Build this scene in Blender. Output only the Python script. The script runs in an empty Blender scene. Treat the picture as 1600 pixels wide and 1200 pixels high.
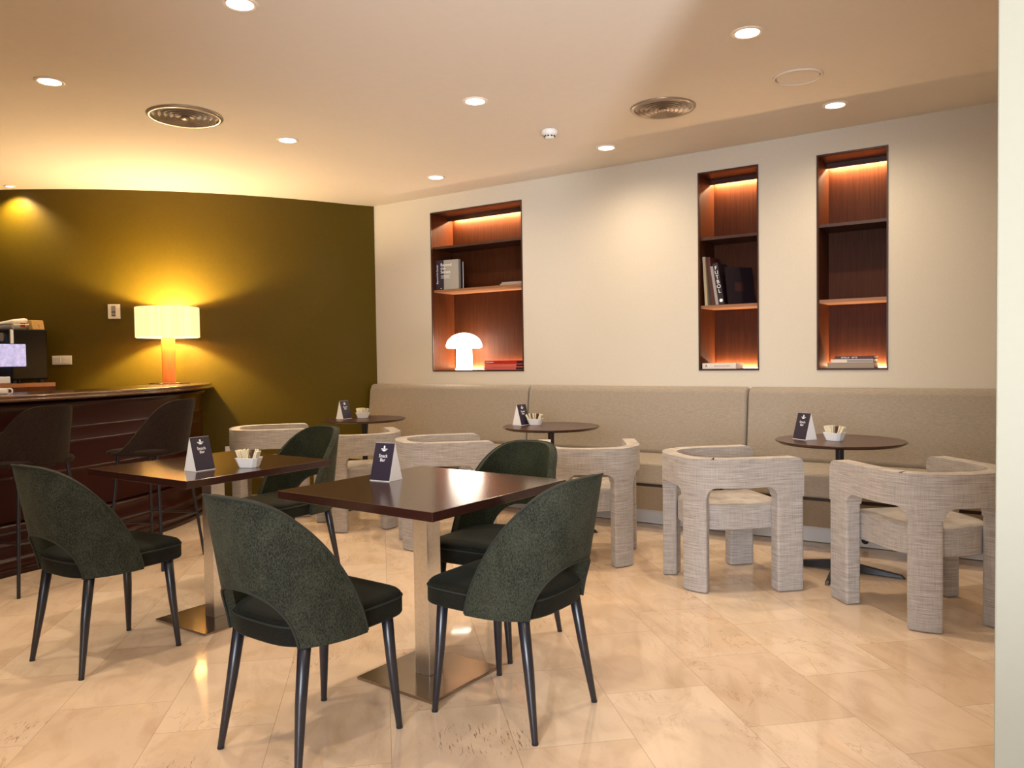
import bpy, bmesh, math, random
from mathutils import Vector, Matrix
from math import sin, cos, pi, radians, sqrt
random.seed(7)
S = bpy.context.scene
COL = S.collection

# ------------------------------------------------------------------ camera
F_PX, PITCH, ROLL, EYE, PHI = 1220.0, 0.032745, -0.014499, 1.240, -0.5893
def _cam():
    cp, sp, cr, sr = cos(PITCH), sin(PITCH), cos(ROLL), sin(ROLL)
    fw = Vector((0, cp, -sp)); up = Vector((0, sp, cp)); rt = Vector((1, 0, 0))
    rt2 = cr*rt + sr*up; up2 = -sr*rt + cr*up
    Rz = Matrix.Rotation(-PHI, 3, 'Z')
    return Rz@rt2, Rz@up2, Rz@fw
RT, UP, FW = _cam()
cd = bpy.data.cameras.new('camera'); cam = bpy.data.objects.new('camera', cd); COL.objects.link(cam)
cd.sensor_width = 36.0; cd.lens = 36.0*F_PX/1600.0; cd.clip_start = 0.05
m = Matrix((RT, UP, -FW)).transposed().to_4x4(); m.translation = Vector((0, 0, EYE)); cam.matrix_world = m
S.camera = cam

# ------------------------------------------------------------------ light and exposure
S.view_settings.view_transform = 'Standard'; S.view_settings.look = 'None'
S.view_settings.gamma = 1.0; S.view_settings.use_curve_mapping = False
S.view_settings.exposure = 0.97
W = bpy.data.worlds.new('world'); S.world = W; W.use_nodes = True
W.node_tree.nodes['Background'].inputs[0].default_value = (0.75, 0.85, 1.0, 1)
W.node_tree.nodes['Background'].inputs[1].default_value = 0.6

def area(name, loc, target, sx, sy, power, color, spread=180, shape='RECTANGLE', parent=None):
    l = bpy.data.lights.new(name, 'AREA'); l.shape = shape; l.size = sx; l.size_y = sy
    l.energy = power; l.color = color; l.spread = radians(spread)
    o = bpy.data.objects.new(name, l); COL.objects.link(o)
    o.location = loc
    d = Vector(target) - Vector(loc)
    o.rotation_euler = d.to_track_quat('-Z', 'Y').to_euler()
    if parent: o.parent = parent
    return o
DAY = (0.88, 0.92, 1.0)
WARM = (1.0, 0.80, 0.56)
# daylight through the big window behind the camera
area('daylight_window', (0.25, -2.40, 1.45), (-1.15, 3.0, 0.9), 2.3, 2.1, 24, DAY, spread=64)

# daylight thrown up on to the ceiling by the sunny floor near the window; the pier shades its right side
def spot(name, loc, target, power, color, size, blend, r):
    l = bpy.data.lights.new(name, 'SPOT'); l.energy = power; l.color = color
    l.spot_size = radians(size); l.spot_blend = blend; l.shadow_soft_size = r
    o = bpy.data.objects.new(name, l); COL.objects.link(o); o.location = loc
    o.rotation_euler = (Vector(target)-Vector(loc)).to_track_quat('-Z', 'Y').to_euler(); return o
spot('sunny_floor_bounce', (2.30, -1.30, 0.25), (-1.75, 3.35, 2.8), 700, DAY, 40, 1.0, 0.2)

# ------------------------------------------------------------------ helpers
def link(name, data, parent=None):
    o = bpy.data.objects.new(name, data); COL.objects.link(o)
    if parent: o.parent = parent
    return o
def tag(o, label=None, cat=None, group=None, kind=None):
    if label: o['label'] = label
    if cat: o['category'] = cat
    if group: o['group'] = group
    if kind: o['kind'] = kind
    return o
def empty(name, loc=(0, 0, 0), rz=0.0, label=None, cat=None, group=None):
    o = bpy.data.objects.new(name, None); COL.objects.link(o)
    o.empty_display_size = 0.1
    o.location = loc; o.rotation_euler = (0, 0, rz)
    return tag(o, label, cat, group)
def mk(name, bm, mat, parent=None, smooth=False, bevel=0.0, seg=2, sub=0):
    bmesh.ops.recalc_face_normals(bm, faces=bm.faces[:])
    me = bpy.data.meshes.new(name); bm.to_mesh(me); bm.free()
    if isinstance(mat, (list, tuple)):
        for q in mat: me.materials.append(q)
    else: me.materials.append(mat)
    if smooth:
        me.polygons.foreach_set('use_smooth', [True]*len(me.polygons))
    o = link(name, me, parent)
    if bevel:
        b = o.modifiers.new('bevel', 'BEVEL'); b.width = bevel; b.segments = seg
        b.limit_method = 'ANGLE'; b.angle_limit = radians(38)
    if sub:
        s = o.modifiers.new('sub', 'SUBSURF'); s.levels = sub; s.render_levels = sub
    if smooth and not sub:
        e = o.modifiers.new('wn', 'WEIGHTED_NORMAL'); e.keep_sharp = True
    return o
def box(bm, x0, x1, y0, y1, z0, z1, M=None, mi=0):
    v = [Vector((x, y, z)) for z in (z0, z1) for y in (y0, y1) for x in (x0, x1)]
    if M is not None: v = [M@q for q in v]
    b = [bm.verts.new(q) for q in v]
    for f in ((0, 1, 3, 2), (4, 6, 7, 5), (0, 4, 5, 1), (2, 3, 7, 6), (0, 2, 6, 4), (1, 5, 7, 3)):
        fc = bm.faces.new([b[i] for i in f]); fc.material_index = mi
def BX(*a, M=None):
    bm = bmesh.new(); box(bm, *a, M=M); return bm
def lathe(bm, prof, n=48, cx=0, cy=0, M=None, close=True, sx=1, sy=1, ripple=0, nr=0):
    rings = []
    for r, z in prof:
        if r < 1e-6:
            p = Vector((cx, cy, z)); rings.append([bm.verts.new(M@p if M else p)])
        else:
            ring = []
            for i in range(n):
                a = 2*pi*i/n; rr = r*(1+ripple*cos(nr*a))
                p = Vector((cx+sx*rr*cos(a), cy+sy*rr*sin(a), z)); ring.append(bm.verts.new(M@p if M else p))
            rings.append(ring)
    for A, B in zip(rings, rings[1:]):
        for i in range(n):
            j = (i+1) % n
            if len(A) == 1 and len(B) == 1: continue
            if len(A) == 1: bm.faces.new((A[0], B[j], B[i]))
            elif len(B) == 1: bm.faces.new((A[i], A[j], B[0]))
            else: bm.faces.new((A[i], A[j], B[j], B[i]))
    return bm
def LT(prof, n=48, **k):
    bm = bmesh.new(); lathe(bm, prof, n, **k); return bm
def tube(bm, pts, rad, n=10, cap=True):
    pts = [Vector(p) for p in pts]; rings = []
    rads = rad if isinstance(rad, (list, tuple)) else [rad]*len(pts)
    ref = None
    for i, p in enumerate(pts):
        t = (pts[min(i+1, len(pts)-1)] - pts[max(i-1, 0)]).normalized()
        if ref is None:
            ref = Vector((0, 0, 1)) if abs(t.z) < 0.9 else Vector((1, 0, 0))
        a = (ref - t*ref.dot(t)).normalized(); b = t.cross(a); ref = a
        rings.append([bm.verts.new(p + rads[i]*(cos(2*pi*k/n)*a + sin(2*pi*k/n)*b)) for k in range(n)])
    for A, B in zip(rings, rings[1:]):
        for i in range(n):
            j = (i+1) % n; bm.faces.new((A[i], A[j], B[j], B[i]))
    if cap:
        bm.faces.new(rings[0][::-1]); bm.faces.new(rings[-1])
    return bm
def TB(pts, rad, n=10):
    bm = bmesh.new(); tube(bm, pts, rad, n); return bm
def rbox(x0, x1, y0, y1, z0, z1, r, seg=3, M=None):
    bm = BX(x0, x1, y0, y1, z0, z1)
    bmesh.ops.bevel(bm, geom=bm.edges[:], offset=r, segments=seg, profile=0.5, affect='EDGES')
    if M is not None: bm.transform(M)
    return bm
def catmull(P, k=8):
    P = [Vector(p) for p in P]; out = []
    Q = [2*P[0]-P[1]] + P + [2*P[-1]-P[-2]]
    for i in range(1, len(Q)-2):
        for s in range(k):
            t = s/k; a, b, c, d = Q[i-1], Q[i], Q[i+1], Q[i+2]
            out.append(0.5*((2*b)+(-a+c)*t+(2*a-5*b+4*c-d)*t*t+(-a+3*b-3*c+d)*t**3))
    out.append(P[-1]); return out
def sweep(bm, path, prof, closed=True):
    """prof: list of (outward offset, z) swept along a plan path (Vectors with x,y)."""
    rings = []
    for i, p in enumerate(path):
        t = (path[min(i+1, len(path)-1)] - path[max(i-1, 0)]); t = Vector((t.x, t.y)).normalized()
        n = Vector((t.y, -t.x))
        rings.append([bm.verts.new((p.x+n.x*d, p.y+n.y*d, z)) for d, z in prof])
    K = len(prof)
    for A, B in zip(rings, rings[1:]):
        for i in range(K if closed else K-1):
            j = (i+1) % K; bm.faces.new((A[i], A[j], B[j], B[i]))
    if closed:
        bm.faces.new(rings[0][::-1]); bm.faces.new(rings[-1])
    return bm
def dup(root, loc, rz, label=None, group=None, cat=None):
    r = root.copy(); COL.objects.link(r); r.location = loc; r.rotation_euler = (0, 0, rz)
    if label: r['label'] = label
    if group: r['group'] = group
    for ch in list(root.children):
        c = ch.copy(); COL.objects.link(c); c.parent = r
        for g in list(ch.children):
            d = g.copy(); COL.objects.link(d); d.parent = c
    return r
def text(s, size, mat, parent, M, name='lettering', align='CENTER', space=1.0):
    cu = bpy.data.curves.new('t', 'FONT'); cu.body = s; cu.size = size; cu.align_x = align; cu.align_y = 'CENTER'
    cu.space_line = 0.85*space; cu.extrude = 0.0003
    to = bpy.data.objects.new('t', cu); COL.objects.link(to)
    bpy.context.view_layer.update()
    dg = bpy.context.evaluated_depsgraph_get()
    me = bpy.data.meshes.new_from_object(to.evaluated_get(dg)); bpy.data.objects.remove(to)
    me.transform(M); me.materials.clear(); me.materials.append(mat)
    return link(name, me, parent)
def frameM(origin, xdir, ydir):
    x = Vector(xdir).normalized(); y = Vector(ydir).normalized(); z = x.cross(y)
    M = Matrix((x, y, z)).transposed().to_4x4(); M.translation = Vector(origin); return M

# ------------------------------------------------------------------ materials
def nmat(name):
    m = bpy.data.materials.new(name); m.use_nodes = True
    nt = m.node_tree; return m, nt, nt.nodes['Principled BSDF']
def ND(nt, t, **k):
    n = nt.nodes.new(t)
    for a, b in k.items():
        if a.startswith('i_'):
            key = a[2:]
            n.inputs[int(key) if key.isdigit() else key.replace('_', ' ')].default_value = b
        else: setattr(n, a, b)
    return n
def ramp(nt, stops):
    r = nt.nodes.new('ShaderNodeValToRGB'); e = r.color_ramp.elements
    while len(e) < len(stops): e.new(0.5)
    for i, (p, c) in enumerate(stops):
        e[i].position = p; e[i].color = (*c, 1)
    return r
def plain(name, col, rough=0.5, metal=0.0, spec=0.5, emit=None, es=0.0, coat=0.0, var=0.0, scale=30, bump=0.0):
    m, nt, b = nmat(name)
    b.inputs['Base Color'].default_value = (*col, 1); b.inputs['Roughness'].default_value = rough
    b.inputs['Metallic'].default_value = metal; b.inputs['Specular IOR Level'].default_value = spec
    b.inputs['Coat Weight'].default_value = coat
    if emit: b.inputs['Emission Color'].default_value = (*emit, 1); b.inputs['Emission Strength'].default_value = es
    tc = ND(nt, 'ShaderNodeTexCoord'); n = ND(nt, 'ShaderNodeTexNoise', i_Scale=float(scale), i_Detail=4.0)
    nt.links.new(tc.outputs['Object'], n.inputs['Vector'])
    if var > 0:
        r = ramp(nt, [(0.3, tuple(c*(1-var) for c in col)), (0.7, tuple(min(1, c*(1+var)) for c in col))])
        nt.links.new(n.outputs['Fac'], r.inputs[0]); nt.links.new(r.outputs[0], b.inputs['Base Color'])
    if bump > 0:
        bp = ND(nt, 'ShaderNodeBump', i_Strength=bump, i_Distance=0.002)
        nt.links.new(n.outputs['Fac'], bp.inputs['Height']); nt.links.new(bp.outputs[0], b.inputs['Normal'])
    return m
def woodm(name, c1, c2, rough=0.35, axis='Z', scale=6.0, coat=0.0, spec=0.5):
    m, nt, b = nmat(name)
    tc = ND(nt, 'ShaderNodeTexCoord'); mp = ND(nt, 'ShaderNodeMapping')
    st = {'X': (0.6, 14, 14), 'Y': (14, 0.6, 14), 'Z': (14, 14, 0.6)}[axis]
    mp.inputs['Scale'].default_value = st
    n = ND(nt, 'ShaderNodeTexNoise', i_Scale=scale, i_Detail=6.0, i_Distortion=0.6)
    n2 = ND(nt, 'ShaderNodeTexNoise', i_Scale=scale*5, i_Detail=3.0)
    r = ramp(nt, [(0.25, c1), (0.75, c2)])
    mx = ND(nt, 'ShaderNodeMath', operation='MULTIPLY_ADD'); mx.inputs[1].default_value = 0.35
    nt.links.new(tc.outputs['Object'], mp.inputs[0])
    nt.links.new(mp.outputs[0], n.inputs['Vector']); nt.links.new(mp.outputs[0], n2.inputs['Vector'])
    sc = ND(nt, 'ShaderNodeMath', operation='MULTIPLY'); sc.inputs[1].default_value = 0.7
    nt.links.new(n.outputs['Fac'], sc.inputs[0])
    nt.links.new(n2.outputs['Fac'], mx.inputs[0]); nt.links.new(sc.outputs[0], mx.inputs[2])
    nt.links.new(mx.outputs[0], r.inputs[0]); nt.links.new(r.outputs[0], b.inputs['Base Color'])
    b.inputs['Roughness'].default_value = rough; b.inputs['Coat Weight'].default_value = coat
    b.inputs['Specular IOR Level'].default_value = spec; b.inputs['Coat Roughness'].default_value = 0.12
    return m
def slub(name, dark, mid, light, sh=(9, 9, 190), sv=(150, 150, 7), bump=0.35):
    """slubby linen weave: horizontal and vertical thread streaks."""
    m, nt, b = nmat(name)
    tc = ND(nt, 'ShaderNodeTexCoord')
    def streak(s, sc=1.0):
        mp = ND(nt, 'ShaderNodeMapping'); mp.inputs['Scale'].default_value = s
        n = ND(nt, 'ShaderNodeTexNoise', i_Scale=sc, i_Detail=3.0, i_Roughness=0.6)
        nt.links.new(tc.outputs['Object'], mp.inputs[0]); nt.links.new(mp.outputs[0], n.inputs['Vector']); return n
    a = streak(sh); v = streak(sv); big = ND(nt, 'ShaderNodeTexNoise', i_Scale=5.0)
    nt.links.new(tc.outputs['Object'], big.inputs['Vector'])
    mm = ND(nt, 'ShaderNodeMix'); mm.data_type = 'FLOAT'; mm.inputs[0].default_value = 0.30
    nt.links.new(a.outputs['Fac'], mm.inputs[2]); nt.links.new(v.outputs['Fac'], mm.inputs[3])
    r = ramp(nt, [(0.36, dark), (0.5, mid), (0.64, light)])
    nt.links.new(mm.outputs[0], r.inputs[0]); nt.links.new(r.outputs[0], b.inputs['Base Color'])
    bp = ND(nt, 'ShaderNodeBump', i_Strength=bump, i_Distance=0.002)
    nt.links.new(mm.outputs[0], bp.inputs['Height']); nt.links.new(bp.outputs[0], b.inputs['Normal'])
    b.inputs['Roughness'].default_value = 0.9; b.inputs['Specular IOR Level'].default_value = 0.15
    b.inputs['Sheen Weight'].default_value = 0.15
    return m

def floor_mat():
    m, nt, b = nmat('cream_marble_tiles')
    L = nt.links.new
    tc = ND(nt, 'ShaderNodeTexCoord'); mp = ND(nt, 'ShaderNodeMapping', vector_type='POINT')
    mp.inputs['Rotation'].default_value = (0, 0, radians(-133.3)); mp.inputs['Location'].default_value = (0.0, -0.0, 0)
    L(tc.outputs['Object'], mp.inputs[0])
    sh = ND(nt, 'ShaderNodeVectorMath', operation='ADD'); sh.inputs[1].default_value = (0.0, 0.390+0.012, 0)
    L(mp.outputs[0], sh.inputs[0])
    br = ND(nt, 'ShaderNodeTexBrick'); br.offset = 0.43; br.squash = 1.0
    br.inputs['Scale'].default_value = 1.0; br.inputs['Brick Width'].default_value = 0.60
    br.inputs['Row Height'].default_value = 0.392; br.inputs['Mortar Size'].default_value = 0.0012
    br.inputs['Mortar Smooth'].default_value = 0.1; br.inputs['Bias'].default_value = 0.0
    br.inputs['Color1'].default_value = (0, 0, 0, 1); br.inputs['Color2'].default_value = (1, 1, 1, 1)
    br.inputs['Mortar'].default_value = (0.5, 0.5, 0.5, 1)
    L(sh.outputs[0], br.inputs['Vector'])
    tile = ramp(nt, [(0.0, (0.70, 0.53, 0.385)), (0.5, (0.76, 0.59, 0.44)), (1.0, (0.81, 0.66, 0.51))])
    L(br.outputs['Color'], tile.inputs[0])
    # per-tile offset for the stone pattern
    off = ND(nt, 'ShaderNodeVectorMath', operation='SCALE'); off.inputs['Scale'].default_value = 13.0
    L(br.outputs['Color'], off.inputs[0])
    ad = ND(nt, 'ShaderNodeVectorMath', operation='ADD'); L(mp.outputs[0], ad.inputs[0]); L(off.outputs[0], ad.inputs[1])
    st = ND(nt, 'ShaderNodeMapping'); st.inputs['Scale'].default_value = (1.0, 2.2, 1); L(ad.outputs[0], st.inputs[0])
    n1 = ND(nt, 'ShaderNodeTexNoise', i_Scale=3.0, i_Detail=8.0, i_Roughness=0.62, i_Distortion=1.2); L(st.outputs[0], n1.inputs['Vector'])
    c1 = ramp(nt, [(0.3, (0.82, 0.76, 0.70)), (0.55, (1, 1, 1)), (0.75, (1.0, 0.97, 0.93))]); L(n1.outputs['Fac'], c1.inputs[0])
    mx = ND(nt, 'ShaderNodeMix', data_type='RGBA', blend_type='MULTIPLY'); mx.inputs[0].default_value = 0.8
    L(tile.outputs[0], mx.inputs[6]); L(c1.outputs[0], mx.inputs[7])
    # thin veins
    n2 = ND(nt, 'ShaderNodeTexNoise', i_Scale=2.1, i_Detail=7.0, i_Roughness=0.6, i_Distortion=1.8); L(st.outputs[0], n2.inputs['Vector'])
    sb = ND(nt, 'ShaderNodeMath', operation='SUBTRACT'); sb.inputs[1].default_value = 0.5; L(n2.outputs['Fac'], sb.inputs[0])
    ab = ND(nt, 'ShaderNodeMath', operation='ABSOLUTE'); L(sb.outputs[0], ab.inputs[0])
    vr = ramp(nt, [(0.0, (1, 1, 1)), (0.009, (0, 0, 0))]); L(ab.outputs[0], vr.inputs[0])
    msk = ND(nt, 'ShaderNodeTexNoise', i_Scale=1.1, i_Detail=2.0); L(ad.outputs[0], msk.inputs['Vector'])
    mr = ramp(nt, [(0.5, (0, 0, 0)), (0.62, (0.55, 0.55, 0.55))]); L(msk.outputs['Fac'], mr.inputs[0])
    vm = ND(nt, 'ShaderNodeMath', operation='MULTIPLY'); L(vr.outputs[0], vm.inputs[0]); L(mr.outputs[0], vm.inputs[1])
    mx2 = ND(nt, 'ShaderNodeMix', data_type='RGBA'); mx2.inputs[7].default_value = (0.40, 0.25, 0.15, 1)
    L(vm.outputs[0], mx2.inputs[0]); L(mx.outputs[2], mx2.inputs[6])
    # dark scratchy fossil clusters
    wv = ND(nt, 'ShaderNodeMapping'); wv.inputs['Scale'].default_value = (20, 150, 1); wv.inputs['Rotation'].default_value = (0, 0, 0.5); L(ad.outputs[0], wv.inputs[0])
    n3 = ND(nt, 'ShaderNodeTexNoise', i_Scale=1.0, i_Detail=2.0, i_Distortion=0.8); L(wv.outputs[0], n3.inputs['Vector'])
    r3 = ramp(nt, [(0.60, (0, 0, 0)), (0.68, (1, 1, 1))]); L(n3.outputs['Fac'], r3.inputs[0])
    n4 = ND(nt, 'ShaderNodeTexNoise', i_Scale=1.9, i_Detail=1.0); L(ad.outputs[0], n4.inputs['Vector'])
    r4 = ramp(nt, [(0.66, (0, 0, 0)), (0.72, (0.8, 0.8, 0.8))]); L(n4.outputs['Fac'], r4.inputs[0])
    m4 = ND(nt, 'ShaderNodeMath', operation='MULTIPLY'); L(r3.outputs[0], m4.inputs[0]); L(r4.outputs[0], m4.inputs[1])
    mx3 = ND(nt, 'ShaderNodeMix', data_type='RGBA'); mx3.inputs[7].default_value = (0.23, 0.12, 0.07, 1)
    L(m4.outputs[0], mx3.inputs[0]); L(mx2.outputs[2], mx3.inputs[6])
    mx4 = ND(nt, 'ShaderNodeMix', data_type='RGBA'); mx4.inputs[7].default_value = (0.40, 0.28, 0.18, 1)
    mo = ND(nt, 'ShaderNodeMath', operation='MULTIPLY'); mo.inputs[1].default_value = 0.75; L(br.outputs['Fac'], mo.inputs[0])
    L(mo.outputs[0], mx4.inputs[0]); L(mx3.outputs[2], mx4.inputs[6])
    L(mx4.outputs[2], b.inputs['Base Color'])
    b.inputs['Roughness'].default_value = 0.07; b.inputs['Specular IOR Level'].default_value = 0.55
    return m

def velvet(name, c1, c2, sc=55):
    m, nt, b = nmat(name); L = nt.links.new
    tc = ND(nt, 'ShaderNodeTexCoord')
    mp = ND(nt, 'ShaderNodeMapping'); mp.inputs['Scale'].default_value = (1, 1, 0.6); L(tc.outputs['Object'], mp.inputs[0])
    n = ND(nt, 'ShaderNodeTexNoise', i_Scale=float(sc)*4.5, i_Detail=3.0, i_Roughness=0.7)
    n2 = ND(nt, 'ShaderNodeTexNoise', i_Scale=9.0, i_Detail=4.0, i_Distortion=1.0)
    L(mp.outputs[0], n.inputs['Vector']); L(mp.outputs[0], n2.inputs['Vector'])
    mm = ND(nt, 'ShaderNodeMix'); mm.data_type = 'FLOAT'; mm.inputs[0].default_value = 0.22
    L(n.outputs['Fac'], mm.inputs[2]); L(n2.outputs['Fac'], mm.inputs[3])
    r = ramp(nt, [(0.38, c1), (0.62, c2)]); L(mm.outputs[0], r.inputs[0]); L(r.outputs[0], b.inputs['Base Color'])
    bp = ND(nt, 'ShaderNodeBump', i_Strength=0.4, i_Distance=0.0015); L(n.outputs['Fac'], bp.inputs['Height']); L(bp.outputs[0], b.inputs['Normal'])
    b.inputs['Roughness'].default_value = 0.8; b.inputs['Sheen Weight'].default_value = 0.05
    b.inputs['Sheen Tint'].default_value = (0.7, 0.8, 0.6, 1); b.inputs['Specular IOR Level'].default_value = 0.2
    return m

M_FLOOR = floor_mat()
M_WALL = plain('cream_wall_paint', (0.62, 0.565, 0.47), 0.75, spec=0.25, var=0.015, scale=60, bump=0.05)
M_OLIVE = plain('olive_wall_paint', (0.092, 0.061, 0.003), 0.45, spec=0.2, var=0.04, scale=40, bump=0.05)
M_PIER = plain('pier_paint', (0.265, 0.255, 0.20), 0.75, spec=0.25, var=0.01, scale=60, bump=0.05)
M_CEIL = plain('ceiling_paint', (0.74, 0.66, 0.565), 0.9, spec=0.15, var=0.01, scale=20)
M_WENGE = woodm('wenge_tabletop', (0.022, 0.0065, 0.0045), (0.040, 0.013, 0.009), 0.2, 'X', 5, coat=0.35, spec=0.65)
M_ROUND = woodm('walnut_round_top', (0.034, 0.011, 0.007), (0.060, 0.021, 0.012), 0.30, 'X', 5, spec=0.5)
M_BAR = woodm('mahogany_bar', (0.018, 0.0014, 0.0007), (0.032, 0.0030, 0.0014), 0.28, 'Z', 4, coat=0.0, spec=0.35)
M_BARTOP = woodm('mahogany_bar_top', (0.06, 0.022, 0.010), (0.11, 0.045, 0.02), 0.16, 'Y', 4, coat=0.5)
M_NICHE = woodm('walnut_veneer', (0.034, 0.007, 0.002), (0.082, 0.022, 0.006), 0.5, 'Z', 5, spec=0.15)
M_NICHED = woodm('dark_veneer_edge', (0.035, 0.010, 0.006), (0.06, 0.02, 0.011), 0.4, 'Z', 5)
M_SHELF = woodm('walnut_shelf', (0.20, 0.085, 0.04), (0.30, 0.14, 0.07), 0.45, 'X', 5)
M_STEEL = plain('brushed_steel', (0.80, 0.80, 0.80), 0.28, metal=1.0, var=0.06, scale=90)
M_PLATE = plain('steel_base_plate', (0.42, 0.36, 0.30), 0.18, metal=1.0, var=0.05, scale=20)
M_BLACK = plain('black_powder_coat', (0.012, 0.012, 0.016), 0.38, spec=0.5)
M_CHLEG = plain('black_chair_leg', (0.014, 0.014, 0.020), 0.30, spec=0.6)
M_GREEN = velvet('green_chenille', (0.006, 0.007, 0.0045), (0.045, 0.049, 0.032))
M_GREEN2 = velvet('green_velvet_seat', (0.002, 0.0022, 0.0015), (0.009, 0.009, 0.005))
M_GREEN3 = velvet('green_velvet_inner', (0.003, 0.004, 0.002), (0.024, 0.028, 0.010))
M_PIPE = plain('dark_green_piping', (0.013, 0.016, 0.011), 0.8)
M_BROWNF = velvet('brown_stool_fabric', (0.010, 0.004, 0.003), (0.028, 0.015, 0.009))
M_LINEN = slub('slub_linen', (0.25, 0.22, 0.195), (0.375, 0.335, 0.30), (0.48, 0.435, 0.395), (9, 9, 330), (300, 300, 12), 0.3)
M_BENCH = slub('bench_linen', (0.285, 0.24, 0.187), (0.325, 0.275, 0.217), (0.37, 0.318, 0.255), (40, 40, 300), (300, 300, 10), 0.15)
M_BASE = slub('bench_base_fabric', (0.20, 0.15, 0.10), (0.23, 0.175, 0.12), (0.26, 0.20, 0.14), (40, 40, 300), (300, 300, 10), 0.1)
M_PLINTH = plain('white_plinth', (0.80, 0.77, 0.72), 0.35)
M_WHITE = plain('white_plastic', (0.80, 0.77, 0.72), 0.35)
M_CERAM = plain('white_ceramic', (0.80, 0.78, 0.76), 0.18)
M_PAPER = plain('white_paper', (0.80, 0.78, 0.76), 0.7)
M_CREAMP = plain('cream_packet_paper', (0.74, 0.68, 0.50), 0.6, var=0.15, scale=60)
M_BROWNP = plain('brown_packet_paper', (0.10, 0.035, 0.02), 0.5)
M_NAVY = plain('navy_card', (0.018, 0.012, 0.030), 0.45)
M_INK = plain('white_ink', (0.85, 0.85, 0.88), 0.6)
M_RIM = plain('white_downlight_rim', (0.85, 0.74, 0.62), 0.5)
M_GLOW = plain('downlight_diffuser', (1, 0.95, 0.9), 0.5, emit=(1.0, 0.90, 0.76), es=7.0)
M_LED = plain('warm_led_strip', (1, 0.8, 0.6), 0.5, emit=(1.0, 0.70, 0.40), es=8.0)
M_VENT = plain('vent_metal', (0.42, 0.35, 0.28), 0.3, metal=0.7)
M_VENTD = plain('vent_dark', (0.05, 0.035, 0.025), 0.8)
M_GROUND = plain('outside_paving', (0.4, 0.38, 0.35), 0.9, var=0.1, scale=3)

# ------------------------------------------------------------------ setting
ZC, ZW = 2.783, 2.815           # main ceiling height, ceiling height at the back wall
WY = 5.831                     # back wall plane
CX, CY, CR = -9.922, 7.171, 4.579   # olive wall arc (convex towards the room)
YB_L, YB_R = 5.62, 5.07        # where the added ceiling tilt for the shade band begins, at x=-6 and x=0.6
def struct(name, bm, mat, **k):
    o = mk(name, bm, mat, **k); o['kind'] = 'structure'; return o
struct('floor', BX(-11.5, 3.2, -3.0, 6.4, -0.1, 0.0), M_FLOOR)
def arc(a0, a1, n, r=CR):
    return [Vector((CX+r*cos(a0+(a1-a0)*i/n), CY+r*sin(a0+(a1-a0)*i/n), 0)) for i in range(n+1)]
aE = math.asin((WY-CY)/CR)                  # corner with back wall
aS = radians(-75)
bm = bmesh.new()
A = arc(aS, aE+0.03, 60)
sweep(bm, A, [(0, -0.05), (0, 2.9), (-0.12, 2.9), (-0.12, -0.05)])
struct('wall_left', bm, M_OLIVE, smooth=True)
# ceiling: flat, then a band along the back wall that rises very slightly, a tilt added to darken it like shade
bm = bmesh.new()
def yb(x): return YB_L + (YB_R-YB_L)*(x+6)/6.6
v = [bm.verts.new(p) for p in [(-11.5, -3, ZC), (3.2, -3, ZC), (3.2, yb(3.2), ZC), (-11.5, yb(-11.5), ZC), (3.2, WY, ZW), (-11.5, WY+.9, ZW),
     (-11.5, -3, 2.95), (3.2, -3, 2.95), (3.2, WY, 2.95), (-11.5, WY+.9, 2.95)]]
bm.faces.new((v[0], v[1], v[2], v[3])); bm.faces.new((v[3], v[2], v[4], v[5])); bm.faces.new((v[6], v[7], v[8], v[9]))
bm.faces.new((v[0], v[1], v[7], v[6])); bm.faces.new((v[1], v[2], v[4], v[8], v[7])); bm.faces.new((v[0], v[6], v[9], v[5], v[3])); bm.faces.new((v[4], v[5], v[9], v[8]))
struct('ceiling', bm, M_CEIL)
# back wall with three niche openings
NICH = [(-4.810, -3.767), (-2.155, -1.692), (-1.284, -0.822)]
NZ0, NZ1 = 1.125, 2.640
bm = bmesh.new(); T = 0.45
xs = [-5.75] + [q for n in NICH for q in n] + [3.2]
for i in range(0, len(xs)-1, 2):
    box(bm, xs[i], xs[i+1], WY, WY+T, -0.05, 2.9)
for a, b_ in NICH:
    box(bm, a, b_, WY, WY+T, -0.05, NZ0); box(bm, a, b_, WY, WY+T, NZ1, 2.9)
struct('wall_back', bm, M_WALL)
# pier / right wall close to the camera, and the wall that goes on behind it
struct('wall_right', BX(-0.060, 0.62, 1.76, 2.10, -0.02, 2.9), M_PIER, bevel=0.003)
struct('wall_side', BX(0.50, 0.62, 2.10, WY, -0.02, 2.9), M_WALL)
# walls behind the camera with the window opening
bm = bmesh.new()
box(bm, -11.5, -0.9, -2.7, -2.5, -0.02, 2.9); box(bm, 2.6, 3.2, -2.7, -2.5, -0.02, 2.9)
box(bm, -0.9, 2.6, -2.7, -2.5, 2.6, 2.9); box(bm, -0.9, 2.6, -2.7, -2.5, -0.02, 0.15)
struct('wall_front', bm, M_WALL)
struct('wall_east', BX(3.05, 3.2, -2.5, WY, -0.02, 2.9), M_WALL)
struct('wall_west', BX(-11.5, -11.35, -2.5, 3.5, -0.02, 2.9), M_WALL)

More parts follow.
